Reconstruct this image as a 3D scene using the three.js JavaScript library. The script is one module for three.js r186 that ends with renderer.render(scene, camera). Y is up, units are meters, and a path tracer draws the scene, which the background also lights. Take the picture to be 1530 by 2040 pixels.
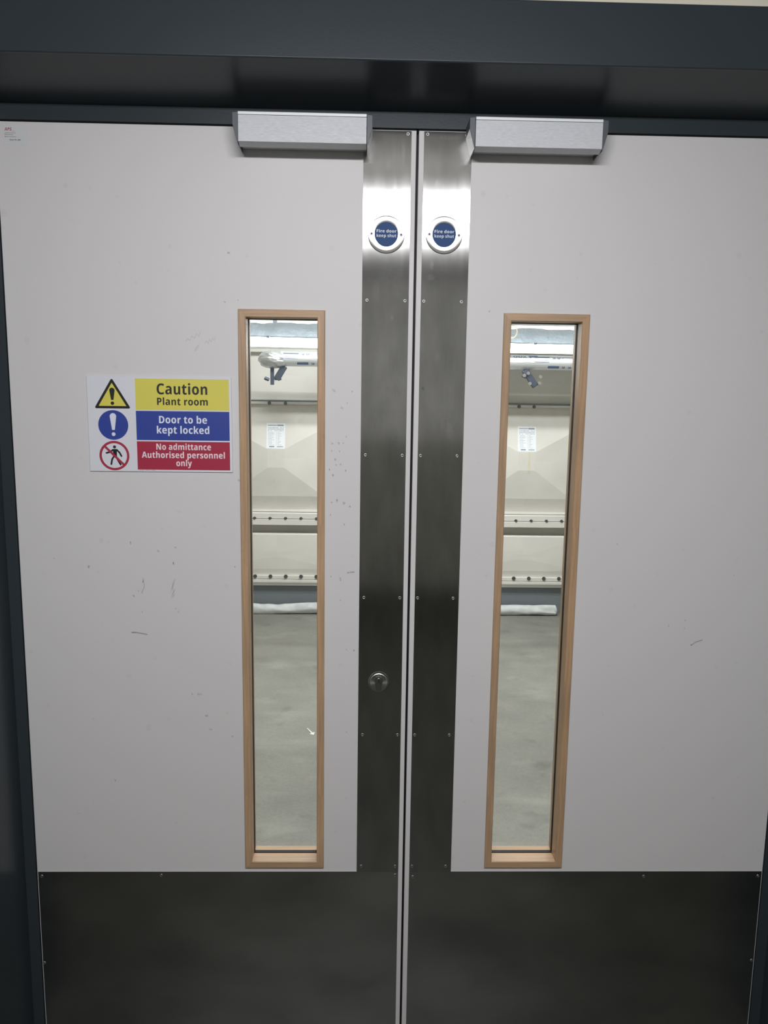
import * as THREE from 'three';
import { RoundedBoxGeometry } from 'three/addons/geometries/RoundedBoxGeometry.js';
import { mergeGeometries, toCreasedNormals } from 'three/addons/utils/BufferGeometryUtils.js';
import { ImprovedNoise } from 'three/addons/math/ImprovedNoise.js';
import { RectAreaLightUniformsLib } from 'three/addons/lights/RectAreaLightUniformsLib.js';

// ---------------------------------------------------------------- camera, renderer, exposure
const scene = new THREE.Scene();
scene.background = new THREE.Color(0x000000);
const camera = new THREE.PerspectiveCamera(67.02, 1530 / 2040, 0.05, 60);
camera.position.set(-0.0996, 1.5272, 1.6591);
camera.rotation.set(THREE.MathUtils.degToRad(-8.484), THREE.MathUtils.degToRad(-1.413), THREE.MathUtils.degToRad(0.815), 'YXZ');
const renderer = new THREE.WebGLRenderer({ antialias: true });
renderer.toneMapping = THREE.LinearToneMapping;
renderer.toneMappingExposure = 1.05;
renderer.shadowMap.enabled = true;
RectAreaLightUniformsLib.init();

// ---------------------------------------------------------------- lights (each sits just in front of the glowing face of a lamp built below)
function areaLight(w, h, intensity, color, from, to) {
  const l = new THREE.RectAreaLight(color, intensity, w, h);
  l.position.set(...from); l.lookAt(...to); scene.add(l);
  return l;
}
const LAMP = { x: -0.08, y: 2.262, z: 1.70, len: 1.05 };            // corridor batten, above and behind the photographer's eye
const WHITE = 0xfafaff, COOL = 0xfffbfd;
areaLight(LAMP.len, 0.085, 88, WHITE, [LAMP.x, LAMP.y - 0.006, LAMP.z - 0.056], [LAMP.x, LAMP.y - 0.7, LAMP.z - 1]);    // side that faces the doors
areaLight(LAMP.len, 0.085, 130, WHITE, [LAMP.x, LAMP.y - 0.006, LAMP.z + 0.056], [LAMP.x, LAMP.y - 0.3, LAMP.z + 1]);    // side that faces down the corridor
areaLight(LAMP.len, 0.095, 50, WHITE, [LAMP.x, LAMP.y - 0.056, LAMP.z], [LAMP.x, 0, LAMP.z]);                            // underside
const ROOF = { y: 2.93, x: 0.35, zs: [-1.95, -2.30], len: 2.5 };     // two ceiling battens of the plant room
for (const z of ROOF.zs) areaLight(ROOF.len, 0.12, 42, COOL, [ROOF.x, ROOF.y - 0.055, z], [ROOF.x, 0, z]);
const FAR = { z: -4.865, y: 1.9485 }, DUCT_Z = -4.985;                   // long wall batten over the tank
areaLight(4.6, 0.07, 12, COOL, [0.35, FAR.y, FAR.z + 0.05], [0.35, FAR.y, 0]);
const UP = { y: 2.40, z: -4.90 };                                   // added tube out of view, brightens the far wall above the duct
areaLight(4.6, 0.07, 20, COOL, [0.35, UP.y - 0.035, UP.z - 0.02], [0.35, 2.0, -5.12]);

// ---------------------------------------------------------------- small helpers
const taken = {};
const numbered = (n) => { const k = taken[n] = (taken[n] ?? -1) + 1; return k ? `${n}_${String(k).padStart(3, '0')}` : n; };
function put(name, geo, mat, parent = scene) {
  const m = new THREE.Mesh(geo, mat);
  m.name = parent === scene ? numbered(name) : name;
  m.castShadow = m.receiveShadow = true; parent.add(m);
  return m;
}
function tag(o, label, category, group) { Object.assign(o.userData, { label, category }, group ? { group } : {}); return o; }
function struct(o, label, category) { o.userData.kind = 'structure'; if (label) tag(o, label, category); return o; }
function thing(name, label, category, [x, y, z] = [0, 0, 0], group) {
  const o = new THREE.Group(); o.name = numbered(name); o.position.set(x, y, z); scene.add(o);
  return tag(o, label, category, group);
}
function boxUV(g, ox = 0, oy = 0) {                                // uv in metres from the side each face looks to
  g = g.index ? g.toNonIndexed() : g;
  const p = g.attributes.position, n = g.attributes.normal, uv = new Float32Array(p.count * 2);
  for (let i = 0; i < p.count; i++) {
    const ax = Math.abs(n.getX(i)), ay = Math.abs(n.getY(i)), az = Math.abs(n.getZ(i));
    const x = p.getX(i), y = p.getY(i), z = p.getZ(i);
    const [u, v] = az >= ax && az >= ay ? [x, y] : ax >= ay ? [z, y] : [x, z];
    uv[2 * i] = u + ox; uv[2 * i + 1] = v + oy;
  }
  g.setAttribute('uv', new THREE.BufferAttribute(uv, 2));
  return g;
}
const box = (x0, x1, y0, y1, z0, z1, r = 0) => {
  const w = x1 - x0, h = y1 - y0, d = z1 - z0;
  const g = r ? new RoundedBoxGeometry(w, h, d, 2, r) : new THREE.BoxGeometry(w, h, d);
  return boxUV(g.translate((x0 + x1) / 2, (y0 + y1) / 2, (z0 + z1) / 2));
};
const join = (...gs) => mergeGeometries(gs.map((g) => { const q = g.index ? g.toNonIndexed() : g; for (const k of Object.keys(q.attributes)) if (!['position', 'normal', 'uv'].includes(k)) q.deleteAttribute(k); return q; }));
function rectShape(x0, x1, y0, y1, holes = []) {
  const s = new THREE.Shape([[x0, y0], [x1, y0], [x1, y1], [x0, y1]].map((q) => new THREE.Vector2(...q)));
  for (const [a, b, c, d] of holes) s.holes.push(new THREE.Path([[a, c], [a, d], [b, d], [b, c]].map((q) => new THREE.Vector2(...q))));
  return s;
}
const slab = (shape, z0, z1, bevel = 0) => boxUV(new THREE.ExtrudeGeometry(shape, bevel
  ? { depth: z1 - z0 - 2 * bevel, bevelEnabled: true, bevelSize: bevel, bevelOffset: -bevel, bevelThickness: bevel, bevelSegments: 2, curveSegments: 24 }
  : { depth: z1 - z0, bevelEnabled: false, curveSegments: 24 }).translate(0, 0, z0 + bevel));
function prismX(profile, x0, x1) {                                 // profile of [z, y] points swept along x
  const s = new THREE.Shape(profile.map(([z, y]) => new THREE.Vector2(-z, y)));
  return boxUV(new THREE.ExtrudeGeometry(s, { depth: x1 - x0, bevelEnabled: false }).rotateY(Math.PI / 2).translate(x0, 0, 0));
}
function lathe(points, seg = 40) { return new THREE.LatheGeometry(points.map((q) => new THREE.Vector2(...q)), seg).rotateX(Math.PI / 2); }   // axis along +z

const noise = new ImprovedNoise();
const fbm = (x, y, s, o = 4) => { let v = 0, a = 0.5; for (let i = 0; i < o; i++) { v += a * noise.noise(x, y, s + i * 7.3); x *= 2.03; y *= 2.03; a *= 0.5; } return v; };
let seed = 7; const rnd = () => { seed = (seed * 1664525 + 1013904223) % 4294967296; return seed / 4294967296; };
function dataTex(w, h, fn, srgb = false) {
  const d = new Uint8Array(w * h * 4);
  for (let y = 0; y < h; y++) for (let x = 0; x < w; x++) {
    const c = fn(x / w, y / h), i = 4 * (y * w + x);
    for (let k = 0; k < 3; k++) d[i + k] = Math.max(0, Math.min(255, 255 * (Array.isArray(c) ? c[k] : c)));
    d[i + 3] = 255;
  }
  const t = new THREE.DataTexture(d, w, h); t.wrapS = t.wrapT = THREE.RepeatWrapping; t.magFilter = THREE.LinearFilter; t.minFilter = THREE.LinearFilter;
  if (srgb) t.colorSpace = THREE.SRGBColorSpace;
  t.needsUpdate = true; return t;
}
function canvasTex(w, h, draw) {
  const c = document.createElement('canvas'); c.width = w; c.height = h; draw(c.getContext('2d'), w, h);
  const t = new THREE.CanvasTexture(c); t.colorSpace = THREE.SRGBColorSpace; return t;
}
const scaled = (t, rx, ry) => { const c = t.clone(); c.repeat.set(rx, ry); c.needsUpdate = true; return c; };
const std = (o) => new THREE.MeshStandardMaterial(o), phys = (o) => new THREE.MeshPhysicalMaterial(o);

// ---------------------------------------------------------------- materials
const grainTex = dataTex(256, 256, (u, v) => 0.5 + 0.9 * fbm(u * 40, v * 40, 3, 2));                 // fine orange peel of paint
const M = {
  frame: phys({ color: 0x373e42, roughness: 0.3, specularIntensity: 0.48, bumpMap: scaled(grainTex, 6, 6), bumpScale: 0.00006 }),
  cream: std({ color: 0xe0dbc8, roughness: 0.8, bumpMap: scaled(grainTex, 2, 2), bumpScale: 0.0004 }),
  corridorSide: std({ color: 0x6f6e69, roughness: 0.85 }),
  corridorWall: std({ color: 0xcbcbc6, roughness: 0.85 }),
  ceiling: std({ color: 0x73726d, roughness: 0.9 }),
  black: std({ color: 0x0d0e0f, roughness: 0.6 }),
  plastic: std({ color: 0x50565a, roughness: 0.42 }),
  whiteMetal: std({ color: 0xdfe0de, roughness: 0.4 }),
  plantWall: std({ color: 0xd8d8d2, roughness: 0.85 }),
  glow: std({ color: 0xffffff, emissive: 0xfffaf4, emissiveIntensity: 5, roughness: 0.5 }),
  glowCool: std({ color: 0xffffff, emissive: 0xf8fcff, emissiveIntensity: 6, roughness: 0.5 }),
  glass: phys({ color: 0xf3f8f5, roughness: 0, transmission: 1, thickness: 0, ior: 1.5 }),
  screw: std({ color: 0xb9b9b7, metalness: 1, roughness: 0.42 }),
  chrome: std({ color: 0xb9babb, metalness: 1, roughness: 0.16 }),
  galv: std({ color: 0x7e8791, metalness: 0.7, roughness: 0.45 }),
};
// brushed stainless steel with wiped smears and finger marks (the marks change the polish)
const brushRough = dataTex(512, 2048, (u, v) => {
  const hair = noise.noise(u * 210, v * 3, 2) * 0.05, smear = fbm(u * 5, v * 17, 11, 4), wipe = fbm(u * 2.2 + 3, v * 6, 31, 3);
  return 0.45 + 0.35 * hair + 0.035 * smear + 0.08 * Math.max(0, wipe - 0.08);
});
const steelColor = dataTex(512, 1024, (u, v) => {
  const s = fbm(u * 4, v * 9, 51, 4), d = fbm(u * 18, v * 34, 77, 3), k = 0.81 + 0.20 * s - 0.06 * Math.max(0, d - 0.12);
  return [k, k * 0.998, k * 0.985];
}, true);
const steel = (rx, ry) => phys({ map: scaled(steelColor, rx, ry), color: 0xe4e4e2, metalness: 1, roughness: 0.405, roughnessMap: scaled(brushRough, rx, ry), anisotropy: 1 });
// the two upright strips carry their own smears: [x, y, half width, half height, change] in metres on the door plane, where the photograph shows them
const SMEARS = [[-.078, 2.045, .012, .010, -.05], [-.030, 2.020, .004, .030, .07], [-.060, 1.990, .006, .022, .05], [-.045, 1.950, .005, .020, .05], [-.060, 1.775, .022, .020, .05], [-.036, 1.760, .014, .030, .05], [-.080, 1.740, .010, .030, .04], [-.048, 1.690, .003, .006, .08], [-.070, 1.600, .016, .030, .03], [-.040, 1.560, .020, .020, .04], [-.066, 1.500, .020, .030, -.03], [-.045, 1.440, .018, .024, -.04],
  [.060, 2.047, .028, .006, .07], [.030, 2.030, .014, .014, -.04], [.040, 1.960, .006, .008, .06], [.0325, 1.797, .005, .010, .14], [.0325, 1.774, .010, .007, .12], [.050, 1.806, .007, .010, .05], [.020, 1.545, .0042, .0044, -.16], [.048, 1.612, .006, .014, .05], [.075, 1.500, .012, .030, .04], [.080, 1.460, .010, .024, .05], [.060, 1.390, .020, .020, -.03]];
function stripMap(x0, x1) {
  return dataTex(192, 2048, (u, v) => {
    const x = x0 + u * (x1 - x0), y = 0.4326 + v * 1.6262;
    let k = 0.80 + 0.11 * fbm(x * 26, y * 9, 51, 4) + 0.02 * noise.noise(x * 900, y * 14, 3);
    for (const [a, b, w, h, d] of SMEARS) { const q = ((x - a) / w) ** 2 + ((y - b) / h) ** 2; if (q < 2.2) { const e = q + 0.9 * fbm(x * 160, y * 110, 9, 3); if (e < 1) k += d * (1 - e) * (0.7 + 0.6 * noise.noise(x * 300, y * 120, 7)); } }
    return [k, k * 0.998, k * 0.99];
  }, true);
}
const stripSteel = (x0, x1) => { const m = steel(1, 1); m.map = stripMap(x0, x1); return m; };
M.kickSteel = steel(0.9, 0.7);
M.discSteel = phys({ color: 0xd9d8d4, metalness: 1, roughness: 0.18, anisotropy: 1 });
M.alu = std({ color: 0xe2e4e6, metalness: 0.12, roughness: 0.75, roughnessMap: dataTex(256, 256, (u, v) => 0.8 + 0.35 * noise.noise(u * 9, v * 150, 4)),
  map: dataTex(512, 256, (u, v) => { const k = 0.93 + 0.07 * noise.noise(u * 14, v * 120, 9) + 0.05 * fbm(u * 5, v * 30, 2, 3); return [k, k, k * 1.004]; }, true) });
for (const k of ['map', 'roughnessMap']) M.alu[k].repeat.set(7, 14);
M.aluPlain = std({ color: 0xeeeff0, metalness: 0.12, roughness: 0.5 });
// beech beads
function wood(tone, s) {
  return dataTex(256, 1024, (u, v) => {
    const g = noise.noise(u * 26 + 2.5 * fbm(u * 2, v * 3, s, 2), v * 2.5, s), f = noise.noise(u * 110, v * 9, s + 4), p = fbm(u * 3, v * 5, s + 9, 3), fleck = Math.max(0, noise.noise(u * 90, v * 60, s + 20) - 0.45);
    const k = 1 + 0.10 * g + 0.06 * f + 0.10 * p - 0.35 * fleck;
    return [tone[0] * k, tone[1] * k * (1 - 0.02 * g), tone[2] * k * (1 - 0.05 * g)];
  }, true);
}
const woods = [0, 1, 2, 3].map((i) => std({ map: wood([[0.73, 0.605, 0.475], [0.71, 0.59, 0.465], [0.74, 0.61, 0.475], [0.72, 0.59, 0.455]][i], 3 + i * 13), roughness: 0.42 }));
for (const w of woods) w.map.repeat.set(8, 1.6);
M.gasket = std({ color: 0x15130f, roughness: 0.7 });

// ---------------------------------------------------------------- corridor shell
const WALL_FRONT = slab(new THREE.Shape([[-3.4, 0], [-0.896, 0], [-0.896, 2.129], [0.896, 2.129], [0.896, 0], [4.4, 0], [4.4, 3.1], [-3.4, 3.1]].map((q) => new THREE.Vector2(...q))), -0.058, 0.181);
struct(put('wall_front', WALL_FRONT, M.cream), 'cream painted wall above the dark door frame', 'wall');
const H = 2.40;
M.corridorFloor = std({ color: 0xffffff, roughness: 0.5, map: dataTex(512, 512, (u, v) => { const k = 0.235 + 0.03 * fbm(u * 9, v * 9, 5, 4) + 0.012 * noise.noise(u * 120, v * 120, 6); return [k * 0.98, k, k * 0.9]; }, true) });
M.corridorFloor.map.repeat.set(0.6, 0.6);
struct(put('floor', box(-1.8, 1.8, -0.1, 0, -0.058, 5.3), M.corridorFloor), 'dark grey corridor floor in front of the doors', 'floor');
struct(put('ceiling', box(-1.8, 1.8, H, H + 0.1, 0.181, 5.3), M.ceiling), 'pale corridor ceiling carrying the batten lamp', 'ceiling');
struct(put('wall_left', box(-1.8, -1.7, 0, H, 0.181, 5.2), M.corridorSide), 'grey corridor wall to the left of the doors', 'wall');
struct(put('wall_right', box(1.7, 1.8, 0, H, 0.181, 5.2), M.corridorSide), 'grey corridor wall to the right of the doors', 'wall');
{
  const w = struct(put('wall_back', box(-1.7, 1.7, 0, H, 4.4, 4.5), M.corridorWall), 'corridor end wall facing the doors with an added darker lower band', 'wall');
  put('added_dado', box(-1.7, 1.7, 0, 1.2, 4.392, 4.4), std({ color: 0x8e8e86, roughness: 0.8 }), w);  // unseen darker band, added to grade the reflection in the steel strips
}

// corridor batten lamp
{
  const t = thing('ceiling_light', 'long white batten lamp on the corridor ceiling facing the doors', 'lamp', [LAMP.x, LAMP.y, LAMP.z]);
  const h = LAMP.len / 2;
  put('lamp_body', box(-h, h, 0.045, H - LAMP.y, -0.035, 0.035, 0.004), M.whiteMetal, t);
  put('lamp_diffuser', prismX([[-0.05, -0.02], [-0.035, -0.048], [0.035, -0.048], [0.05, -0.02], [0.05, 0.035], [0.04, 0.044], [-0.04, 0.044], [-0.05, 0.035]], -h + 0.005, h - 0.005), M.glow, t);
  for (const s of [-1, 1]) put('end_cap', box(s > 0 ? h - 0.004 : -h - 0.014, s > 0 ? h + 0.014 : -h + 0.004, -0.052, 0.05, -0.054, 0.054, 0.005), M.whiteMetal, t);
}

// ---------------------------------------------------------------- dark grey steel door frame (deep lining, face, stop, architrave)
{
  const t = new THREE.Group(); t.name = 'trim_1'; scene.add(t);
  struct(t, 'deep anthracite grey door frame around both white doors', 'door frame');
  const jamb = (s) => {
    const X = (a, b) => s < 0 ? [-b, -a] : [a, b];
    return join(box(...X(0.874, 0.895), 0, 2.095, -0.058, 0.182), box(...X(0.8495, 0.874), 0, 2.095, -0.058, 0), box(...X(0.874, 0.975), 0, 2.114, 0.182, 0.192, 0.003));
  };
  put('jamb', jamb(-1), M.frame, t); put('jamb', jamb(1), M.frame, t);
  const soffit = prismX([[-0.058, 2.095], [0, 2.095], [0.190, 2.1142], [0.190, 2.128], [-0.058, 2.128]], -0.895, 0.895);
  put('head', join(soffit, box(-0.874, 0.874, 2.0645, 2.095, -0.058, 0), box(-0.975, 0.975, 2.1138, 2.2195, 0.182, 0.192, 0.003)), M.frame, t);
  put('door_stop', join(box(-0.8495, 0.8495, 2.052, 2.0645, -0.070, -0.058), box(-0.8495, -0.832, 0, 2.052, -0.070, -0.058), box(0.832, 0.8495, 0, 2.052, -0.070, -0.058)), M.frame, t);
}

// ---------------------------------------------------------------- the two door leaves
// scuffs, specks and pencil marks on the paint: [x, y, width, height] in metres on the door plane
const SCUFFS = [[-.1686, 1.5386, .0084, .001], [-.1293, 1.5371, .0026, .0021], [-.1398, 1.5127, .0026, .0016], [-.1525, 1.502, .0063, .001], [-.1714, 1.4261, .0032, .0021], [-.1574, 1.4274, .0042, .0021], [-.1478, 1.4275, .0026, .0016], [-.1724, 1.4111, .0032, .0021], [-.1552, 1.4102, .0026, .0021], [-.1648, 1.3929, .0026, .0032], [-.1636, 1.381, .0026, .0021], [-.1529, 1.3823, .0026, .0021], [-.1776, 1.3701, .0021, .0026], [-.1431, 1.3683, .0026, .0032], [-.17, 1.3582, .0037, .0032], [-.1414, 1.4415, .0016, .0021],
  [-.1719, 1.2993, .0032, .0016], [-.16, 1.3038, .0047, .0047], [-.1459, 1.2974, .0042, .0042], [-.1339, 1.291, .0042, .0021], [-.1751, 1.2718, .0016, .0032], [-.1445, 1.2512, .0016, .0032], [-.1525, 1.1293, .0026, .0073], [-.1361, 1.1441, .0021, .0016], [-.1262, 1.1453, .0063, .001], [-.1734, 1.1348, .0021, .0021], [-.1522, 1.0817, .0021, .0021], [-.1382, .9691, .0021, .0016], [-.1203, .9668, .0042, .0032], [-.1368, .7754, .0021, .0021],
  [-.3703, 1.345, .0052, .0016], [-.3826, 1.1554, .0018, .0021], [-.4651, .8631, .0095, .0032], [-.4819, .863, .0032, .0026], [-.5154, 1.162, .0032, .0052], [-.5179, 1.1081, .001, .042], [-.5137, 1.0595, .0016, .0021], [-.5073, 1.0527, .0026, .0016], [-.5829, 1.1211, .0016, .0063], [-.5859, 1.0951, .0018, .0018], [-.5934, 1.0996, .0016, .0016], [-.5873, 1.0521, .0021, .0021], [-.6036, 1.0882, .0032, .0032], [-.5102, 1.1966, .0042, .0016], [-.5472, 1.1884, .0063, .001], [-.6072, 1.2056, .0021, .0052], [-.6989, 1.1536, .0032, .0052], [-.7727, 1.1697, .0016, .0016], [-.4505, .8123, .0042, .0042], [-.3939, .7637, .0032, .0021], [-.4421, .7802, .0063, .001], [-.3954, 1.7167, .0032, .0016], [-.3683, 1.7212, .0016, .0016], [-.3866, 1.8152, .0040, .0034], [-.6599, .6567, .0021, .0032],
  [.6188, 1.0416, .0026, .0021], [.619, 1.023, .0021, .0016], [.5823, 1.0286, .0016, .0042], [.6355, .9846, .0032, .0021], [.4558, 1.2137, .0032, .001], [.3132, 1.3879, .0021, .0042], [.1564, 1.7065, .0021, .0032], [.7205, 1.146, .0016, .001]];
const LINES = [[-.6119, 1.0051, -.6009, 1.0052, .6], [-.6009, 1.0052, -.5768, 1.0007, .45], [.6355, .9835, .6463, .9917, .4], [.6463, .9917, .6608, .9965, .4], [-.5827, 1.1278, -.58, 1.1098, .35], [-.58, 1.1098, -.5859, 1.0963, .35], [-.1375, 1.1438, -.121, 1.1462, .3]];
function leafPaint(x0, x1) {                                       // 1 px = 0.5 mm across, 1.02 mm up
  const W = 1700, Hh = 2020, sx = W / (x1 - x0), sy = Hh / 2.06;
  return canvasTex(W, Hh, (c) => {
    c.fillStyle = '#dcdad8'; c.fillRect(0, 0, W, Hh);
    const X = (x) => (x - x0) * sx, Y = (y) => Hh - y * sy;
    seed = 99;
    for (let i = 0; i < 90; i++) {                                  // faint wiped patches and tiny specks
      const r = 0.002 + 0.004 * rnd(), px = x0 + (x1 - x0) * rnd(), py = 0.45 + 1.5 * rnd();
      c.fillStyle = `rgba(120,112,104,${0.02 + 0.04 * rnd()})`; c.beginPath(); c.ellipse(X(px), Y(py), r * sx, r * sy * (0.4 + rnd()), 0, 0, 7); c.fill();
    }
    for (const [x, y, w, h] of SCUFFS) if (x > x0 && x < x1) {
      for (let k = 0; k < 7; k++) {                                 // a ragged smudge made of small dabs
        c.fillStyle = `rgba(96,88,80,${0.10 + 0.17 * rnd()})`;
        c.beginPath(); c.ellipse(X(x + (rnd() - 0.5) * w), Y(y + (rnd() - 0.5) * h), Math.max(0.0006, w * 0.38 * (0.4 + rnd())) * sx, Math.max(0.0006, h * 0.38 * (0.4 + rnd())) * sy, rnd(), 0, 7); c.fill();
      }
    }
    for (const [a, b, d, e, k] of LINES) if (a > x0 && a < x1) { c.strokeStyle = `rgba(84,78,72,${k})`; c.lineWidth = 2.2; c.beginPath(); c.moveTo(X(a), Y(b)); c.lineTo(X(d), Y(e)); c.stroke(); }
    if (x0 < -0.5) {                                                // faint pencil scrawl above the sign
      c.strokeStyle = 'rgba(110,106,104,0.24)'; c.lineWidth = 1.3;
      for (const [a, b, d, e] of [[-.4781, 1.6358, -.4465, 1.6527], [-.4598, 1.6155, -.4511, 1.628], [-.4385, 1.6323, -.4154, 1.6429]]) {
        const n = 7;
        c.beginPath(); c.moveTo(X(a), Y(b));
        for (let i = 1; i <= n; i++) c.lineTo(X(a + (d - a) * i / n + 0.001 * (rnd() - 0.5)), Y(b + (e - b) * i / n + (i % 2 ? 0.0035 : -0.0035)));
        c.stroke();
      }
    }
  });
}
// one mitred bead of a rectangular glazing frame; profile is [inset, z] pairs, side 0 bottom, 1 right, 2 top, 3 left
function bead(R, side, profile) {
  const [x0, x1, y0, y1] = R;
  const corner = (k, u) => [[x0 + u, y0 + u], [x1 - u, y0 + u], [x1 - u, y1 - u], [x0 + u, y1 - u]][k % 4];
  const pos = [], uv = [], n = profile.length, dirX = side % 2 === 0;
  const P = (k, j) => { const [u, z] = profile[j % n], [x, y] = corner(k, u); return [x, y, z]; };
  let around = 0;
  for (let j = 0; j < n; j++) {
    const a = P(side, j), b = P(side + 1, j), c = P(side + 1, j + 1), d = P(side, j + 1), s = Math.hypot(profile[(j + 1) % n][0] - profile[j][0], profile[(j + 1) % n][1] - profile[j][1]);
    const L = (q) => dirX ? q[0] : q[1];
    for (const [q, w] of [[a, 0], [b, 0], [c, s], [a, 0], [c, s], [d, s]]) { pos.push(...q); uv.push(around + w, L(q)); }
    around += s;
  }
  for (const [k, flip] of [[side, false], [side + 1, true]]) {
    const tri = THREE.ShapeUtils.triangulateShape(profile.map((q) => new THREE.Vector2(...q)), []);
    for (const t of tri) for (const j of flip ? [t[0], t[2], t[1]] : t) { pos.push(...P(k, j)); uv.push(profile[j][0], profile[j][1]); }
  }
  const g = new THREE.BufferGeometry();
  g.setAttribute('position', new THREE.Float32BufferAttribute(pos, 3)); g.setAttribute('uv', new THREE.Float32BufferAttribute(uv, 2));
  g.computeVertexNormals();
  return g;
}
const FRONT_BEAD = [[0.004, 0], [0, 0], [0, 0.0045], [0.0012, 0.0058], [0.0148, 0.0058], [0.0160, 0.0045], [0.0160, -0.0295], [0.004, -0.0295]];
const REAR_BEAD = [[0.004, -0.0545], [0.004, -0.0405], [0.0160, -0.0405], [0.0160, -0.0590], [0.0148, -0.0600], [0, -0.0600], [0, -0.0545]];
const GASKET = [[0.004, -0.0400], [0.004, -0.0300], [0.0172, -0.0300], [0.0172, -0.0400]];
// countersunk screw: bright rim, black disc for the shade in its socket
const screwGeo = (() => {
  const rim = lathe([[0.00002, 0.0001], [0.0013, 0.0002], [0.0016, 0.0011], [0.0030, 0.0010], [0.0036, 0.0004], [0.0037, 0]], 14);
  const socketShade = new THREE.CircleGeometry(0.00145, 10).translate(0, 0, 0.00045);
  return mergeGeometries([rim.toNonIndexed(), socketShade.toNonIndexed()], true);
})();
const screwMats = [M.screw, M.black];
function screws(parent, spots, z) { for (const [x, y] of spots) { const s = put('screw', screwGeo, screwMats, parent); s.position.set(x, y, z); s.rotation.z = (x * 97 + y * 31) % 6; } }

const T = 0.0013;                                                  // sheet steel thickness
function leaf(n, side, x0, x1, win, strip, kick, label) {
  const d = new THREE.Group(); d.name = `door_${n}`; scene.add(d);
  struct(d, label, 'door');
  const paint = leafPaint(x0, x1), [wx0, wx1, wy0, wy1] = win, g = slab(rectShape(x0, x1, 0.008, 2.0605, [[wx0 + 0.004, wx1 - 0.004, wy0 + 0.004, wy1 - 0.004]]), -0.0545, 0, 0.0008);
  const uv = g.attributes.uv;
  for (let i = 0; i < uv.count; i++) uv.setXY(i, (uv.getX(i) - x0) / (x1 - x0), uv.getY(i) / 2.06);
  put('leaf_panel', g, std({ map: paint, roughness: 0.5 }), d);
  const sg = box(strip[0], strip[1], 0.4326, 2.0588, 0, T), suv = sg.attributes.uv;
  for (let i = 0; i < suv.count; i++) suv.setXY(i, (suv.getX(i) - strip[0]) / (strip[1] - strip[0]), (suv.getY(i) - 0.4326) / 1.6262);
  const st = put('steel_strip', sg, stripSteel(...strip), d);
  const kp = put('kick_plate', box(kick[0], kick[1], 0.012, 0.4325, 0, T), M.kickSteel, d);
  const xs = side < 0 ? [-0.1003, -0.0212] : [0.0182, 0.0968];
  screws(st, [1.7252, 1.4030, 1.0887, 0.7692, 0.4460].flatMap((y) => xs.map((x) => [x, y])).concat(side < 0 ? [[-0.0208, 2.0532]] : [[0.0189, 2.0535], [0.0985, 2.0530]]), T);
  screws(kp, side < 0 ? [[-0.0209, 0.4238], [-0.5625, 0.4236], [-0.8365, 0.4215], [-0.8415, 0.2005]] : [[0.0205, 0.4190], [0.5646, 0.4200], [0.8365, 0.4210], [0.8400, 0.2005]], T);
  for (let s = 0; s < 4; s++) put('glazing_bead', bead(win, s, FRONT_BEAD), woods[(s + n) % 4], d);
  for (let s = 0; s < 4; s++) put('rear_bead', bead(win, s, REAR_BEAD), woods[(s + n + 1) % 4], d);
  put('gasket', join(...[0, 1, 2, 3].map((s) => bead(win, s, GASKET))), M.gasket, d);
  put('glass_pane', new THREE.PlaneGeometry(wx1 - wx0 - 0.0344, wy1 - wy0 - 0.0344).translate((wx0 + wx1) / 2, (wy0 + wy1) / 2, -0.035), M.glass, d);
  return d;
}
const left = leaf(1, -1, -0.8468, -0.0038, [-0.3680, -0.1872, 0.4442, 1.7030], [-0.1107, -0.0136], [-0.8445, -0.0136], 'white left door leaf with warning sign, steel edge strip and narrow window');
const right = leaf(2, 1, 0.0015, 0.8468, [0.1868, 0.3680, 0.4442, 1.7036], [0.0119, 0.1092], [0.0119, 0.8445], 'white right door leaf with steel edge strip and narrow window, no warning sign');
put('meeting_seal', box(-0.0037, 0.0014, 0.012, 2.058, -0.034, -0.018), M.black, right);
{                                                                   // lock: round escutcheon and euro profile cylinder
  const esc = put('lock_escutcheon', lathe([[0.0001, 0.0048], [0.0192, 0.0050], [0.0203, 0.0049], [0.0222, 0.0036], [0.0238, 0.0014], [0.0243, 0.0004], [0.0243, 0]], 56), M.discSteel, left);
  esc.position.set(-0.0653, 0.8945, T); esc.userData.label = 'round steel lock escutcheon';
  const s = new THREE.Shape(); s.absarc(0, 0.0075, 0.0086, -0.55, Math.PI + 0.55, false); s.lineTo(-0.0052, -0.0115); s.absarc(0, -0.0115, 0.0052, Math.PI, 2 * Math.PI, false); s.closePath();
  const cyl = put('lock_cylinder', new THREE.ExtrudeGeometry(s, { depth: 0.0042, bevelEnabled: true, bevelSize: 0.0007, bevelThickness: 0.0007, bevelSegments: 2, curveSegments: 24 }), M.chrome, esc);
  cyl.position.set(0, -0.001, 0.0046);
  const plug = lathe([[0.0001, 0.0014], [0.0052, 0.0014], [0.0060, 0.0008], [0.0062, 0]], 32).translate(0, 0.0065, 0.0095);
  put('lock_plug', plug, M.chrome, esc);
  put('keyhole_shade', box(-0.0007, 0.0009, 0.0025, 0.0105, 0.0106, 0.0112), M.black, esc);  // black plate stands in for the shade inside the key slot
}

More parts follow.
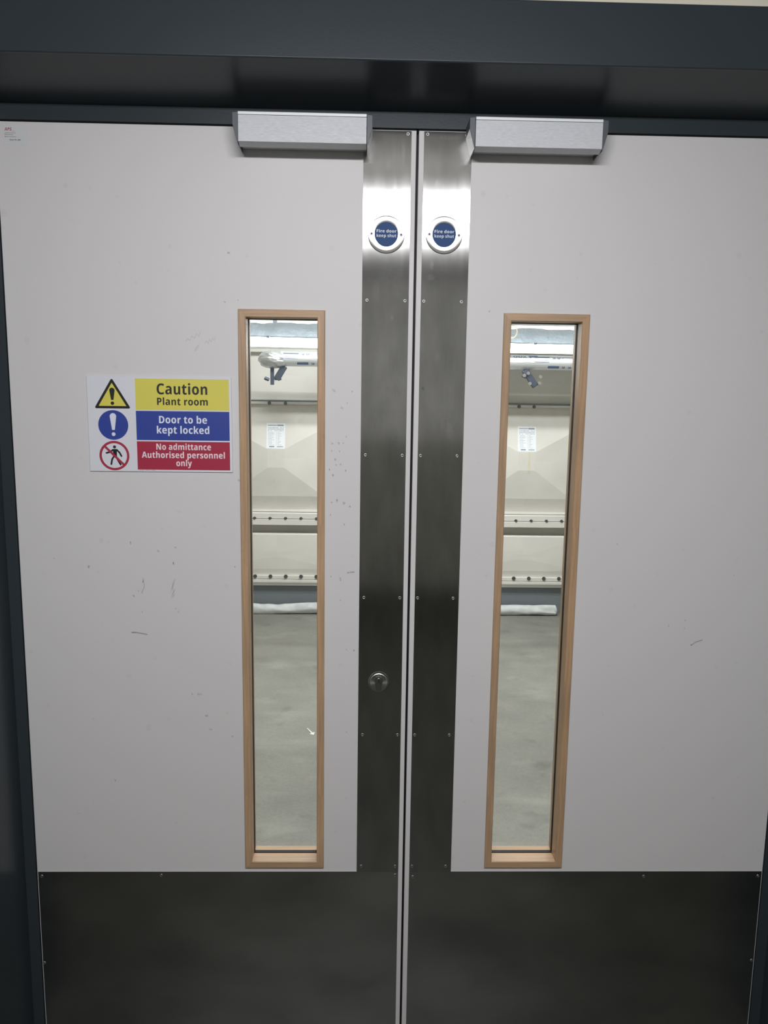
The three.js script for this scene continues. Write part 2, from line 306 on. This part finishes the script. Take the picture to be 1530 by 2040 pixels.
// ---------------------------------------------------------------- door closers
function closer(x0, x1, label) {
  const t = thing('door_closer', label, 'door closer', [x0, 2.0135, 0], 'door closers at the top of the doors');
  const w = x1 - x0;
  put('cover', prismX([[0, 0.004], [0, 0.0482], [0.064, 0.0482], [0.064, 0], [0.044, -0.0048], [0.0425, -0.0044], [0.0425, 0.004]], 0.0008, w - 0.0008), M.alu, t);
  put('top_trim', prismX([[0.002, 0.0490], [0.002, 0.0545], [0.0640, 0.0545], [0.0648, 0.0538], [0.0648, 0.0490]], 0.0008, w - 0.0008), M.aluPlain, t);
  put('inner_housing', box(0.002, w - 0.002, 0.0482, 0.0490, 0.002, 0.0575), M.aluPlain, t);
  for (const s of [0, 1]) {
    const e = s ? 1 : -1, o = s ? w : 0;
    const sh = new THREE.Shape([[0, 0.0545], [e * 0.011, 0.0535], [e * 0.011, 0.0325], [e * 0.001, -0.0035], [0, -0.0035]].map(([a, b]) => new THREE.Vector2(o + a, b)));
    put('end_cap', slab(sh, 0.0005, 0.0615, 0.0006), M.plastic, t);
  }
}
closer(-0.354, -0.104, 'brushed aluminium door closer over the left door beside the steel strip');
closer(0.1074, 0.3578, 'brushed aluminium door closer over the right door beside the steel strip');

// ---------------------------------------------------------------- signs
const F = (px, weight = 'bold') => `${weight} ${px}px sans-serif`;
function fitText(c, text, x, y, width, px, color, align = 'center') {   // sets a line to an exact width
  c.font = F(px); c.fillStyle = color; c.textAlign = align; c.textBaseline = 'alphabetic';
  const k = width / c.measureText(text).width;
  c.save(); c.translate(x, y); c.scale(k, 1); c.fillText(text, 0, 0); c.restore();
}
const signTex = canvasTex(1500, 1000, (c, W, Hh) => {
  c.fillStyle = '#e3e4ea'; c.fillRect(0, 0, W, Hh);
  const X0 = 0.333 * W, X1 = 0.986 * W, cx = (X0 + X1) / 2;
  c.fillStyle = '#e2d85f'; c.fillRect(X0, 0.018 * Hh, X1 - X0, 0.327 * Hh);
  c.fillStyle = '#33479c'; c.fillRect(X0, 0.357 * Hh, X1 - X0, 0.309 * Hh);
  c.fillStyle = '#ad2f49'; c.fillRect(X0, 0.680 * Hh, X1 - X0, 0.303 * Hh);
  fitText(c, 'Caution', cx, 0.180 * Hh, 0.365 * W, 158, '#2b2b26');
  fitText(c, 'Plant room', cx, 0.293 * Hh, 0.365 * W, 106, '#2b2b26');
  fitText(c, 'Door to be', cx, 0.485 * Hh, 0.345 * W, 108, '#eef0fa');
  fitText(c, 'kept locked', cx, 0.594 * Hh, 0.378 * W, 108, '#eef0fa');
  fitText(c, 'No admittance', cx, 0.768 * Hh, 0.392 * W, 92, '#f6e6ea');
  fitText(c, 'Authorised personnel', cx, 0.856 * Hh, 0.590 * W, 92, '#f6e6ea');
  fitText(c, 'only', cx, 0.942 * Hh, 0.113 * W, 92, '#f6e6ea');
  c.fillStyle = '#7d7f86'; c.font = F(11, 'normal'); c.textAlign = 'left';
  for (let i = 0; i < 3; i++) c.fillRect(0.345 * W + i * 60, 0.989 * Hh, 48, 3);
  const ix = 0.172 * W;
  c.lineJoin = 'round'; c.strokeStyle = '#24251f'; c.fillStyle = '#e2d85f'; c.lineWidth = 26;        // warning triangle
  c.beginPath(); c.moveTo(ix, 0.040 * Hh); c.lineTo(ix + 168, 0.322 * Hh); c.lineTo(ix - 168, 0.322 * Hh); c.closePath(); c.fill(); c.stroke();
  const bang = (x, y0, y1, r, dotY, dr, col) => { c.fillStyle = col; c.beginPath(); c.arc(x, y0 + r, r, Math.PI, 0); c.lineTo(x + r * 0.42, y1); c.lineTo(x - r * 0.42, y1); c.closePath(); c.fill(); c.beginPath(); c.arc(x, dotY, dr, 0, 7); c.fill(); };
  bang(ix, 0.118 * Hh, 0.246 * Hh, 28, 0.280 * Hh, 18, '#24251f');
  c.fillStyle = '#33479c'; c.beginPath(); c.arc(ix, 0.510 * Hh, 157, 0, 7); c.fill();                  // mandatory action disc
  bang(ix, 0.384 * Hh, 0.562 * Hh, 34, 0.607 * Hh, 20, '#e9ebf4');
  const py = 0.836 * Hh;                                                                              // no pedestrians
  c.fillStyle = '#e3e4ea'; c.beginPath(); c.arc(ix, py, 148, 0, 7); c.fill();
  c.strokeStyle = c.fillStyle = '#1d1e22'; c.lineCap = 'round';
  c.beginPath(); c.arc(ix + 4, py - 93, 16, 0, 7); c.fill();
  c.beginPath(); c.moveTo(ix - 14, py - 70); c.lineTo(ix + 28, py - 70); c.lineTo(ix + 26, py + 6); c.lineTo(ix - 12, py + 6); c.closePath(); c.fill();
  c.lineWidth = 18; const limb = (...q) => { c.beginPath(); c.moveTo(ix + q[0], py + q[1]); for (let i = 2; i < q.length; i += 2) c.lineTo(ix + q[i], py + q[i + 1]); c.stroke(); };
  limb(-12, -62, -44, -38, -82, -28); limb(26, -62, 54, -34, 74, 4); limb(-2, 2, -26, 40, -36, 92); limb(16, 2, 34, 46, 62, 96);
  c.strokeStyle = '#ad2f49'; c.lineWidth = 25; c.lineCap = 'butt'; c.beginPath(); c.arc(ix, py, 145, 0, 7); c.stroke();
  c.lineWidth = 24; limb(-100, -100, 100, 100);
});
{
  const t = thing('warning_sign', 'white plant room warning sign with yellow, blue and red panels on left door', 'sign', [-0.5352, 1.4620, 0.0004]);
  t.rotation.z = 0.0015;
  put('sign_board', box(-0.1515, 0.1515, -0.1005, 0.1005, 0, 0.0024, 0.0008), std({ color: 0xd9dae0, roughness: 0.45 }), t);
  put('sign_print', new THREE.PlaneGeometry(0.3005, 0.1985).translate(0, 0, 0.00255), std({ map: signTex, roughness: 0.42 }), t);
}
const discTex = canvasTex(512, 512, (c) => {
  c.fillStyle = '#2c4d80'; c.fillRect(0, 0, 512, 512);
  fitText(c, 'Fire door', 256, 216, 440, 88, '#eef1f6'); fitText(c, 'keep shut', 256, 312, 436, 88, '#e2e6ee');
});
const discPrint = phys({ map: discTex, roughness: 0.5, specularIntensity: 0.35 });
const ringGeo = lathe([[0.0240, 0.0012], [0.0245, 0.0020], [0.0365, 0.0020], [0.0377, 0.0013], [0.0380, 0]], 72);
{ const p = ringGeo.attributes.position, uv = ringGeo.attributes.uv; for (let i = 0; i < p.count; i++) uv.setXY(i, p.getX(i), p.getY(i)); }
function fireSign(x, y, label) {
  const t = thing('fire_door_sign', label, 'sign', [x, y, T], 'round fire door signs on the steel strips');
  put('ring', ringGeo, M.discSteel, t);
  put('sign_face', new THREE.CircleGeometry(0.0243, 48).translate(0, 0, 0.0014), discPrint, t);
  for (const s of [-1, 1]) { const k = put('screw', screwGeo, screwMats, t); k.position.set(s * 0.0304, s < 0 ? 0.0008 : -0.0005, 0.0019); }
}
fireSign(-0.0621, 1.8572, 'round blue fire door keep shut sign on the left steel strip');
fireSign(0.0571, 1.8582, 'round blue fire door keep shut sign on the right steel strip');
const stickerTex = canvasTex(460, 352, (c, W, Hh) => {
  c.fillStyle = '#d9dbdb'; c.fillRect(0, 0, W, Hh);
  c.font = 'italic bold 76px sans-serif'; c.fillStyle = '#b8323c'; c.textAlign = 'left'; c.fillText('APS', 14, 86);
  c.fillStyle = '#8a8f92'; c.fillRect(150, 92, 60, 5);
  c.fillStyle = '#5a6062'; seed = 5;
  for (const [y, w] of [[124, 196], [156, 160], [196, 215]]) for (let x = 20; x < 20 + w; x += 15) c.fillRect(x, y, 6 + 7 * rnd(), 9);
  c.fillStyle = '#b8323c'; c.fillRect(16, 154, 14, 12); c.fillRect(16, 190, 14, 12);
  c.font = 'bold 36px sans-serif'; c.fillStyle = '#32324e'; c.fillText('Door ID: 206', 108, 268);
});
{
  const s = put('door_sticker', box(-0.0235, 0.0235, -0.0180, 0.0180, 0, 0.0003), [0, 1, 2, 3].map(() => null) && std({ map: stickerTex, roughness: 0.4 }));
  const uv = s.geometry.attributes.uv; for (let i = 0; i < uv.count; i++) uv.setXY(i, uv.getX(i) / 0.047 + 0.5, uv.getY(i) / 0.036 + 0.5);
  s.position.set(-0.8068, 2.0338, 0.0001);
  tag(s, 'small white sticker with red letters in the top corner of left door', 'sticker');
}

// ---------------------------------------------------------------- plant room shell, seen through the panes
const PX0 = -3.3, PX1 = 4.3, PZ = -5.12, PH = 3.0;
const floorMap = dataTex(2048, 1536, (u, v) => {
  const x = PX0 + u * (PX1 - PX0), z = -0.07 - (1 - v) * 5.05;
  const a = fbm(x * 0.9, z * 0.9, 3, 5), b = fbm(x * 5, z * 5, 13, 4), c = noise.noise(x * 60, z * 60, 4), pale = Math.max(0, fbm(x * 3 + 9, z * 6, 41, 4) - 0.1), dark = Math.max(0, fbm(x * 7 + 4, z * 7, 61, 3) - 0.22);
  const band = Math.exp(-Math.pow((z + 2.21 + 0.02 * noise.noise(x * 3, 1, 2)) / 0.05, 2)) * 0.035;   // a trowel line across the screed
  const k = 0.53 + 0.08 * a + 0.06 * b + 0.02 * c + 0.17 * pale - 0.24 * dark - band;
  return [k, k * 0.995, k * 0.945];
}, true);
const floorRough = dataTex(1024, 768, (u, v) => {
  const x = PX0 + u * (PX1 - PX0), z = -0.07 - (1 - v) * 5.05;
  const wet = Math.min(1, Math.max(0, (0.62 - Math.hypot((x - 0.40) / 0.75, (z + 0.75) / 0.45) + 0.5 * fbm(x * 4, z * 4, 21, 3)) * 4));   // damp patch by the right door
  return 0.62 + 0.14 * fbm(x * 3, z * 3, 8, 3) - 0.50 * wet;
});
const speckle = dataTex(512, 512, (u, v) => 0.5 + 0.55 * noise.noise(u * 96, v * 96, 3) + 0.35 * noise.noise(u * 200, v * 200, 8));
M.plantFloor = std({ map: floorMap, roughness: 1, roughnessMap: floorRough, bumpMap: scaled(speckle, 7.6 * 1.6, 5.05 * 1.6), bumpScale: 0.0016 });
{
  const g = new THREE.BoxGeometry(PX1 - PX0, 0.1, 5.05).translate((PX0 + PX1) / 2, -0.05, -0.07 - 2.525);
  struct(put('floor_001', g, M.plantFloor), 'pale stained concrete floor of the plant room behind the doors', 'floor');
}
taken.floor = 1; taken.ceiling = 0;
struct(put('ceiling', box(PX0, PX1, PH, PH + 0.1, -5.2, -0.058), M.plantWall), 'white plant room ceiling carrying two batten lamps', 'ceiling');
struct(put('wall_far', box(PX0, PX1, 0, PH, PZ - 0.1, PZ), M.plantWall), 'white far wall of the plant room behind the water tank', 'wall');
struct(put('wall_far_left', box(PX0 - 0.1, PX0, 0, PH, PZ, -0.058), M.plantWall), 'white plant room wall to the left of the tank', 'wall');
struct(put('wall_far_right', box(PX1, PX1 + 0.1, 0, PH, PZ, -0.058), M.plantWall), 'white plant room wall to the right of the tank', 'wall');
ROOF.zs.forEach((z, i) => {
  const t = thing('plant_light', `long white batten lamp on plant room ceiling, ${i ? 'the one nearer the tank' : 'the one nearer the doors'}`, 'lamp', [ROOF.x, ROOF.y, z]);
  put('lamp_body', box(-ROOF.len / 2, ROOF.len / 2, 0.0, PH - ROOF.y, -0.05, 0.05, 0.004), M.whiteMetal, t);
  put('lamp_diffuser', prismX([[-0.07, 0], [-0.06, -0.04], [0.06, -0.04], [0.07, 0]], -ROOF.len / 2, ROOF.len / 2), M.glowCool, t);
});

// ---------------------------------------------------------------- sectional water tank on its plinth
const grp = dataTex(512, 512, (u, v) => { const k = 0.885 + 0.05 * fbm(u * 4, v * 4, 5, 4) - 0.10 * Math.max(0, fbm(u * 9, v * 9, 25, 3) - 0.2); return [k, k * 0.99, k * 0.965]; }, true);
M.grp = std({ map: grp, roughness: 0.38 });
const grpRun = dataTex(512, 512, (u, v) => {                       // a buff run of rust below the right data sheet
  const k = 0.885 + 0.05 * fbm(u * 4, v * 4, 5, 4), y = v > 0.5 ? v - 1 : v, w = 0.006 + 0.003 * noise.noise(v * 40, 1, 1);
  const run = y > -0.09 && y < 0.065 ? Math.max(0, 1 - Math.abs((u > 0.5 ? u - 1 : u) - 0.016) / (2 * w)) * (0.5 + 0.5 * noise.noise(u * 90, v * 30, 6)) : 0;
  return [k * (1 - 0.02 * run), k * (0.99 - 0.07 * run), k * (0.965 - 0.22 * run)];
}, true);
M.grpRun = std({ map: grpRun, roughness: 0.38 });
M.bolt = std({ color: 0x6a6d6e, metalness: 0.75, roughness: 0.4 });
const FZ = -3.72;                                                  // front of the flanges
// truncated pyramid panel: rings of [half width, bottom, top, depth]
function panelGeo(w, h, rings) {
  const pos = [];
  const q = (a, b, c, d) => pos.push(...a, ...b, ...c, ...a, ...c, ...d);
  const C = ([x, yb, yt, z], k) => [[-x, yb, z], [x, yb, z], [x, yt, z], [-x, yt, z]][k % 4];
  for (let r = 0; r + 1 < rings.length; r++) for (let k = 0; k < 4; k++) q(C(rings[r], k), C(rings[r], k + 1), C(rings[r + 1], k + 1), C(rings[r + 1], k));
  const e = rings[rings.length - 1]; q(C(e, 0), C(e, 1), C(e, 2), C(e, 3));
  const b = rings[0]; q(C(b, 0), C(b, 3), C(b, 2), C(b, 1));
  const g = new THREE.BufferGeometry(); g.setAttribute('position', new THREE.Float32BufferAttribute(pos, 3)); g.computeVertexNormals();
  return boxUV(g);
}
{
  const t = thing('water_tank', 'cream sectional water tank of bolted panels behind both windows', 'tank', [0, 0, FZ]);
  const P = 0.8685, cx0 = -0.719 - 2 * P, N = 7;
  const mid = panelGeo(P, 0.77, [[0.4315, -0.384, 0.384, -0.034], [0.4315, -0.384, 0.384, -0.028], [0.415, -0.366, 0.366, -0.028], [0.330, -0.268, 0.207, 0.010], [0.0575, -0.066, 0.060, 0.045]]);
  const top = panelGeo(P, 0.32, [[0.4315, -0.166, 0.166, -0.034], [0.4315, -0.166, 0.166, -0.028], [0.405, -0.150, 0.150, -0.028], [0.370, -0.110, 0.100, -0.024]]);
  const low = panelGeo(P, 0.29, [[0.4315, -0.150, 0.150, -0.034], [0.4315, -0.150, 0.150, 0.010], [0.425, -0.148, 0.147, 0.012], [0.418, -0.102, 0.143, 0.021], [0.0575, -0.020, 0.020, 0.026]]);
  for (let i = 0; i < N; i++) {
    const x = cx0 + i * P;
    put('panel', mid, i === 4 ? M.grpRun : M.grp, t).position.set(x, 1.099, 0);
    put('panel', top, M.grp, t).position.set(x, 1.661, 0);
    put('panel', low, M.grp, t).position.set(x, 0.416, 0);
  }
  const xa = cx0 - P / 2, xb = cx0 + (N - 0.5) * P;
  put('flange', join(box(xa, xb, 0.673, 0.712, -0.03, 0.026, 0.003), box(xa, xb, 0.629, 0.670, -0.03, 0.034, 0.003)), M.grp, t);
  put('flange', join(box(xa, xb, 0.241, 0.268, -0.03, 0.030, 0.003), box(xa, xb, 0.217, 0.239, -0.03, 0.036, 0.003)), M.grp, t);
  put('flange', box(xa, xb, 1.466, 1.484, -0.03, 0.004, 0.002), M.grp, t);
  put('joint_strip', box(xa, xb, 1.4855, 1.4945, -0.03, 0.006, 0.002), M.galv, t);
  put('top_rim', box(xa, xb, 1.815, 1.835, -0.04, 0.012, 0.003), M.grp, t);
  put('tank_body', box(xa, xb, 0.217, 1.82, -1.2, -0.075), M.grp, t);
  put('base_strip', box(xa, xb, 0.1935, 0.217, -1.2, 0.020), M.whiteMetal, t);
  const bg = join(new THREE.CylinderGeometry(0.0085, 0.0085, 0.010, 6).rotateX(Math.PI / 2).translate(0, 0, 0.007), new THREE.CylinderGeometry(0.0115, 0.0120, 0.003, 14).rotateX(Math.PI / 2).translate(0, 0, 0.0015));
  for (let i = -5; i < 27; i++) {                                   // hex bolts along the two long flanges
    const x = -0.763 + i * 0.1078;
    if (x < -1.3 || x > 1.75) continue;
    put('bolt', bg, M.bolt, t).position.set(x, 0.6745, 0.0255);
    const b = put('bolt', bg, M.bolt, t); b.position.set(x, 0.2615, 0.0302); b.scale.set(1.15, 1.15, 1);
  }
  for (const x of [-0.764, -0.654, 0.957, 1.062]) put('bolt', bg, M.bolt, t).position.set(x, 1.472, 0.006);
}
{
  const m = std({ color: 0x7a8186, roughness: 0.75, bumpMap: scaled(speckle, 2, 2), bumpScale: 0.0008 });
  tag(put('tank_plinth', box(-2.95, 3.1, 0, 0.193, -4.95, FZ - 0.012, 0.004), m), 'grey painted concrete plinth under the water tank', 'plinth');
}
// paper data labels stuck to two of the panels
const labelTex = canvasTex(256, 344, (c) => {
  c.fillStyle = '#f1f5fa'; c.fillRect(0, 0, 256, 344);
  c.fillStyle = '#a9b0c4'; c.fillRect(20, 24, 120, 14); c.fillStyle = '#8f97ab'; c.fillRect(146, 20, 88, 20);
  seed = 21; c.fillStyle = '#8d95a4';
  for (const y of [58, 78, 98]) for (let x = 22; x < 232; x += 18) if (rnd() < 0.85) c.fillRect(x, y, 8 + 9 * rnd(), 8);
  c.fillStyle = '#b9c0cc'; for (let y = 122; y < 300; y += 17) { c.fillRect(24, y, 50 + 40 * rnd(), 5); c.fillRect(150, y, 20 + 50 * rnd(), 5); }
  c.fillRect(134, 116, 3, 190); c.fillStyle = '#6d7686'; c.fillRect(40, 312, 70, 13); c.fillRect(146, 314, 84, 9);
});
{
  const g = new THREE.BoxGeometry(0.128, 0.177, 0.0008), m = std({ map: labelTex, roughness: 0.6 });
  const tilt = Math.atan2(0.2386, 1);                           // lies on the sloping upper facet
  for (const [x, l] of [[-0.7195, 'white paper data sheet on the tank behind the left window'], [1.0175, 'white paper data sheet on the tank behind the right window']]) {
    const s = put('tank_label', g, m); s.position.set(x, 1.250, FZ + 0.0243); s.rotation.x = -tilt;
    tag(s, l, 'label', 'data sheets on the water tank');
  }
}

// ---------------------------------------------------------------- pipe in foil lagging, brackets, trunking, far lamp, cable loop, sock, litter
const foilTex = dataTex(512, 512, (u, v) => 0.5 + 0.5 * fbm(u * 16, v * 16, 4, 4));
M.foil = std({ color: 0xe6eaee, metalness: 0.85, roughness: 0.34, bumpMap: scaled(foilTex, 1, 1), bumpScale: 0.006 });
const PZc = -3.38;                                                 // pipe axis
const pipeFoil = std({ metalness: 0.6, roughness: 0.36, bumpMap: scaled(foilTex, 2, 3), bumpScale: 0.003, map: canvasTex(2048, 256, (c, W, Hh) => {
  c.fillStyle = '#eef2f6'; c.fillRect(0, 0, W, Hh);
  const print = (text, x, y, px, col) => { c.save(); c.translate(x, y); c.rotate(Math.PI); c.font = F(px); c.fillStyle = col; c.textAlign = 'center'; c.fillText(text, 0, 0); c.restore(); };
  for (let k = 0; k < 4; k++) {
    const x = k * 512;
    c.fillStyle = '#8391aa'; c.fillRect(x + 20, 92, 62, 9); c.fillRect(x + 20, 112, 55, 4); c.fillRect(x + 20, 124, 60, 4);
    print('- A K', x + 116, 96, 22, '#8391aa');
    print('A XOO', x + 484, 84, 26, '#7288b8'); c.fillStyle = '#6f8fc4'; c.fillRect(x + 30 + 480, 78, 36, 18);
    c.fillStyle = '#6d86bb'; c.fillRect(x + 76, 148, 46, 17); print('K', x + 140, 150, 24, '#7288b8'); print('A K', x + 176, 150, 24, '#7288b8');
  }
}) });
{
  const t = thing('lagged_pipe', 'foil lagged pipe with rounded end running in front of the tank', 'pipe', [0, 1.757, PZc]);
  const R = 0.046, x0 = -0.66, x1 = 3.3, g = new THREE.CylinderGeometry(R, R, x1 - x0, 28, 60, true).rotateZ(Math.PI / 2).translate((x0 + x1) / 2, 0, 0);
  const p = g.attributes.position, uv = g.attributes.uv;
  for (let i = 0; i < p.count; i++) { const x = p.getX(i), a = Math.atan2(p.getY(i), p.getZ(i)), k = 1 + 0.05 * noise.noise(x * 7, a, 2); p.setY(i, p.getY(i) * k); p.setZ(i, p.getZ(i) * k); uv.setXY(i, (x - x0) / 3.2, a / (2 * Math.PI) + 0.5); }
  g.computeVertexNormals(); pipeFoil.map.wrapS = THREE.RepeatWrapping;
  put('lagging', g, pipeFoil, t);
  const e = new THREE.SphereGeometry(1, 40, 28), q = e.attributes.position;              // crumpled foil boot over the elbow
  for (let i = 0; i < q.count; i++) {
    let x = q.getX(i), y = q.getY(i), z = q.getZ(i); const k = 1 + 0.16 * fbm(x * 2.6, y * 2.6, z * 2.6 + 5, 3) + 0.05 * noise.noise(x * 9, y * 9, z * 9);
    q.setXYZ(i, x * k * 0.098, y * k * 0.058 - 0.006, z * k * 0.066);
  }
  e.computeVertexNormals(); put('end_boot', e.translate(-0.695, 0.002, 0), M.foil, t);
  const clampMat = std({ color: 0x5b6577, metalness: 0.6, roughness: 0.4 });
  put('pipe_bracket', join(box(-0.715, -0.692, -0.165, -0.05, -0.012, 0.006, 0.003), box(-0.02, 0.02, -0.05, 0.05, -0.012, 0.012, 0.004).rotateZ(-0.55).translate(-0.650, -0.088, 0), new THREE.CylinderGeometry(0.011, 0.011, 0.03, 12).rotateZ(1.2).translate(-0.738, -0.128, 0.0), box(-0.69, -0.645, -0.135, -0.122, -0.01, 0.006, 0.003)), clampMat, t);
  put('pipe_bracket', join(box(-0.022, 0.022, -0.065, 0.065, -0.012, 0.012, 0.006).rotateZ(0.62).translate(0.955, -0.098, 0), box(-0.014, 0.014, -0.03, 0.03, -0.012, 0.014, 0.004).rotateZ(-0.4).translate(0.925, -0.07, 0.004)), clampMat, t);
  const nut = new THREE.CylinderGeometry(0.012, 0.012, 0.014, 6).rotateX(Math.PI / 2);
  for (const [x, y] of [[0.912, -0.083], [0.937, -0.068], [0.950, -0.134], [1.012, -0.130], [1.016, -0.090]]) put('nut', nut, M.screw, t).position.set(x, y, 0.02);
  for (const x of [1.9, 2.9]) put('pipe_hanger', box(x - 0.01, x + 0.01, 0.03, 0.2425, -0.003, 0.003), M.galv, t);
}
{                                                                   // tray added out of view over the pipe to cast shade on the tank
  const t = thing('added_shade_tray', 'galvanised tray added out of view over the lagged pipe to shade the tank', 'cable tray', [0, 2.0, -3.32]);
  put('tray_base', box(-0.12, 3.9, 0, 0.003, -0.19, 0.19), M.galv, t);
  for (const z of [-0.19, 0.187]) put('tray_side', box(-0.12, 3.9, 0.003, 0.055, z, z + 0.003), M.galv, t);
  for (const x of [0.3, 1.5, 2.7, 3.7]) for (const z of [-0.17, 0.17]) put('hanger_rod', new THREE.CylinderGeometry(0.004, 0.004, 0.997, 8).translate(x, 0.5015, z), M.galv, t);
}
{                                                                   // foil faced duct along the far wall, lamp under it
  const t = thing('foil_duct', 'crumpled foil covered duct along the far wall above the lamp', 'duct', [0.4, 0, DUCT_Z]);
  const g = new THREE.BoxGeometry(5.4, 0.098, 0.14, 240, 4, 3), p = g.attributes.position;
  for (let i = 0; i < p.count; i++) {
    const x = p.getX(i), y = p.getY(i), up = (y + 0.049) / 0.098;
    const w = 0.020 * noise.noise((x + 0.4) * 4.2, 0.3, 1.5) + 0.010 * noise.noise((x + 0.4) * 13, 3, 2);
    p.setY(i, y + 2.046 + up * (w + 0.014) - 0.0096 * x); p.setZ(i, p.getZ(i) + 0.012 * fbm(x * 6, y * 22, 7, 3));
  }
  g.computeVertexNormals();
  put('duct_wrap', boxUV(g), std({ color: 0x868e95, metalness: 0.3, roughness: 0.55, bumpMap: scaled(foilTex, 1.6, 1.6), bumpScale: 0.01 }), t);
  for (const x of [-2.2, -1.28, -0.4, 0.6, 1.6]) put('duct_bracket', box(x - 0.016, x + 0.016, 1.975, 2.16, -0.12, -0.072), M.galv, t);
}
{
  const t = thing('tube_light', 'bright tubular lamp along far wall under the foil duct', 'lamp', [0.35, FAR.y, FAR.z]);
  t.rotation.z = -0.0096;
  put('lamp_diffuser', prismX([[-0.03, -0.038], [0.03, -0.036], [0.042, 0], [0.03, 0.036], [-0.03, 0.038]], -2.4, 2.4), M.glowCool, t);
  put('lamp_body', box(-2.4, 2.4, -0.03, 0.03, -0.041, -0.031), M.whiteMetal, t);
  for (const x of [-1.26, 0.94]) put('lamp_clip', box(x - 0.012, x + 0.012, 0.028, 0.046, -0.02, 0.047, 0.003), M.galv, t);
}
{  // unseen fill lamp, added to whiten the wall over the duct
  const t = thing('tube_light', 'added unseen tubular lamp above the foil duct that brightens the far wall', 'lamp', [0.35, UP.y, UP.z]);
  put('lamp_diffuser', new THREE.CylinderGeometry(0.028, 0.028, 4.6, 24).rotateZ(Math.PI / 2), M.glowCool, t);
  for (const x of [-2.1, 0, 2.1]) put('fill_lamp_bracket', box(x - 0.015, x + 0.015, -0.012, 0.012, -0.22, -0.02), M.galv, t);
}
{
  const c = new THREE.CatmullRomCurve3([...Array(9)].map((_, i) => { const a = 2.1 + i * 0.72; return new THREE.Vector3(0.043 * Math.cos(a), 0.050 * Math.sin(a), 0.01 * i / 9); }));
  const m = put('cable_loop', new THREE.TubeGeometry(c, 60, 0.0042, 8), std({ color: 0xcdbb9c, roughness: 0.5 }));
  m.position.set(1.1, 2.075, DUCT_Z + 0.11);
  tag(m, 'thin buff cable loop hanging against the foil duct', 'cable');
}
{                                                                   // absorbent sock on the floor against the plinth
  const pts = [[-2.3, 0.030, -3.66], [-1.5, 0.030, -3.655], [-0.85, 0.031, -3.662], [-0.68, 0.034, -3.664], [-0.44, 0.041, -3.668], [-0.1, 0.038, -3.665], [0.4, 0.036, -3.662], [0.87, 0.037, -3.664], [1.1, 0.037, -3.668], [1.262, 0.036, -3.668]].map((q) => new THREE.Vector3(...q));
  const c = new THREE.CatmullRomCurve3(pts), g = new THREE.TubeGeometry(c, 150, 0.036, 18), p = g.attributes.position;
  for (let i = 0; i < p.count; i++) { const x = p.getX(i), y = p.getY(i), k = 0.010 * noise.noise(x * 5, y * 30, 2) + 0.006 * noise.noise(x * 22, y * 40, 5); p.setY(i, Math.max(0.0005, y + k)); p.setZ(i, p.getZ(i) + k); }
  g.computeVertexNormals();
  const t = thing('absorbent_sock', 'long white absorbent sock lying on the floor against the plinth', 'absorbent sock');
  const sockMat = std({ map: dataTex(512, 64, (u, v) => { const k = 0.86 + 0.12 * fbm(u * 60, v * 4, 3, 4); return [k * 0.985, k, k * 1.005]; }, true), roughness: 0.95, bumpMap: scaled(speckle, 20, 1), bumpScale: 0.001 });
  put('sock', g, sockMat, t);
  const e = new THREE.SphereGeometry(0.033, 20, 14), q = e.attributes.position;         // frayed closed end
  for (let i = 0; i < q.count; i++) { const a = Math.atan2(q.getY(i), q.getZ(i)); q.setX(i, q.getX(i) * (0.45 + 0.35 * noise.noise(a * 2.5, 2, 7))); q.setY(i, Math.max(-0.0335, q.getY(i) * (1 + 0.12 * noise.noise(a * 4, 1, 3)))); }
  e.computeVertexNormals(); put('sock_end', e.translate(1.262, 0.0345, -3.668), sockMat, t);
}
{                                                                   // scrap of white tape on the floor
  const s = new THREE.Shape([[0, 0], [0.032, -0.052], [0.044, -0.046], [0.040, -0.075], [0.016, -0.066], [0.026, -0.056], [-0.003, -0.002]].map((q) => new THREE.Vector2(...q)));
  const m = put('tape_scrap', slab(s, 0, 0.002).rotateX(-Math.PI / 2), std({ color: 0xe6e6e0, roughness: 0.7 }));
  m.position.set(-0.357, 0.0003, -1.75); m.scale.set(0.85, 1, 1);
  tag(m, 'small white tape scrap on the concrete floor behind left window', 'litter');
}
scene.traverse((o) => { if (o.isMesh) o.castShadow = o.receiveShadow = true; });
renderer.render(scene, camera);
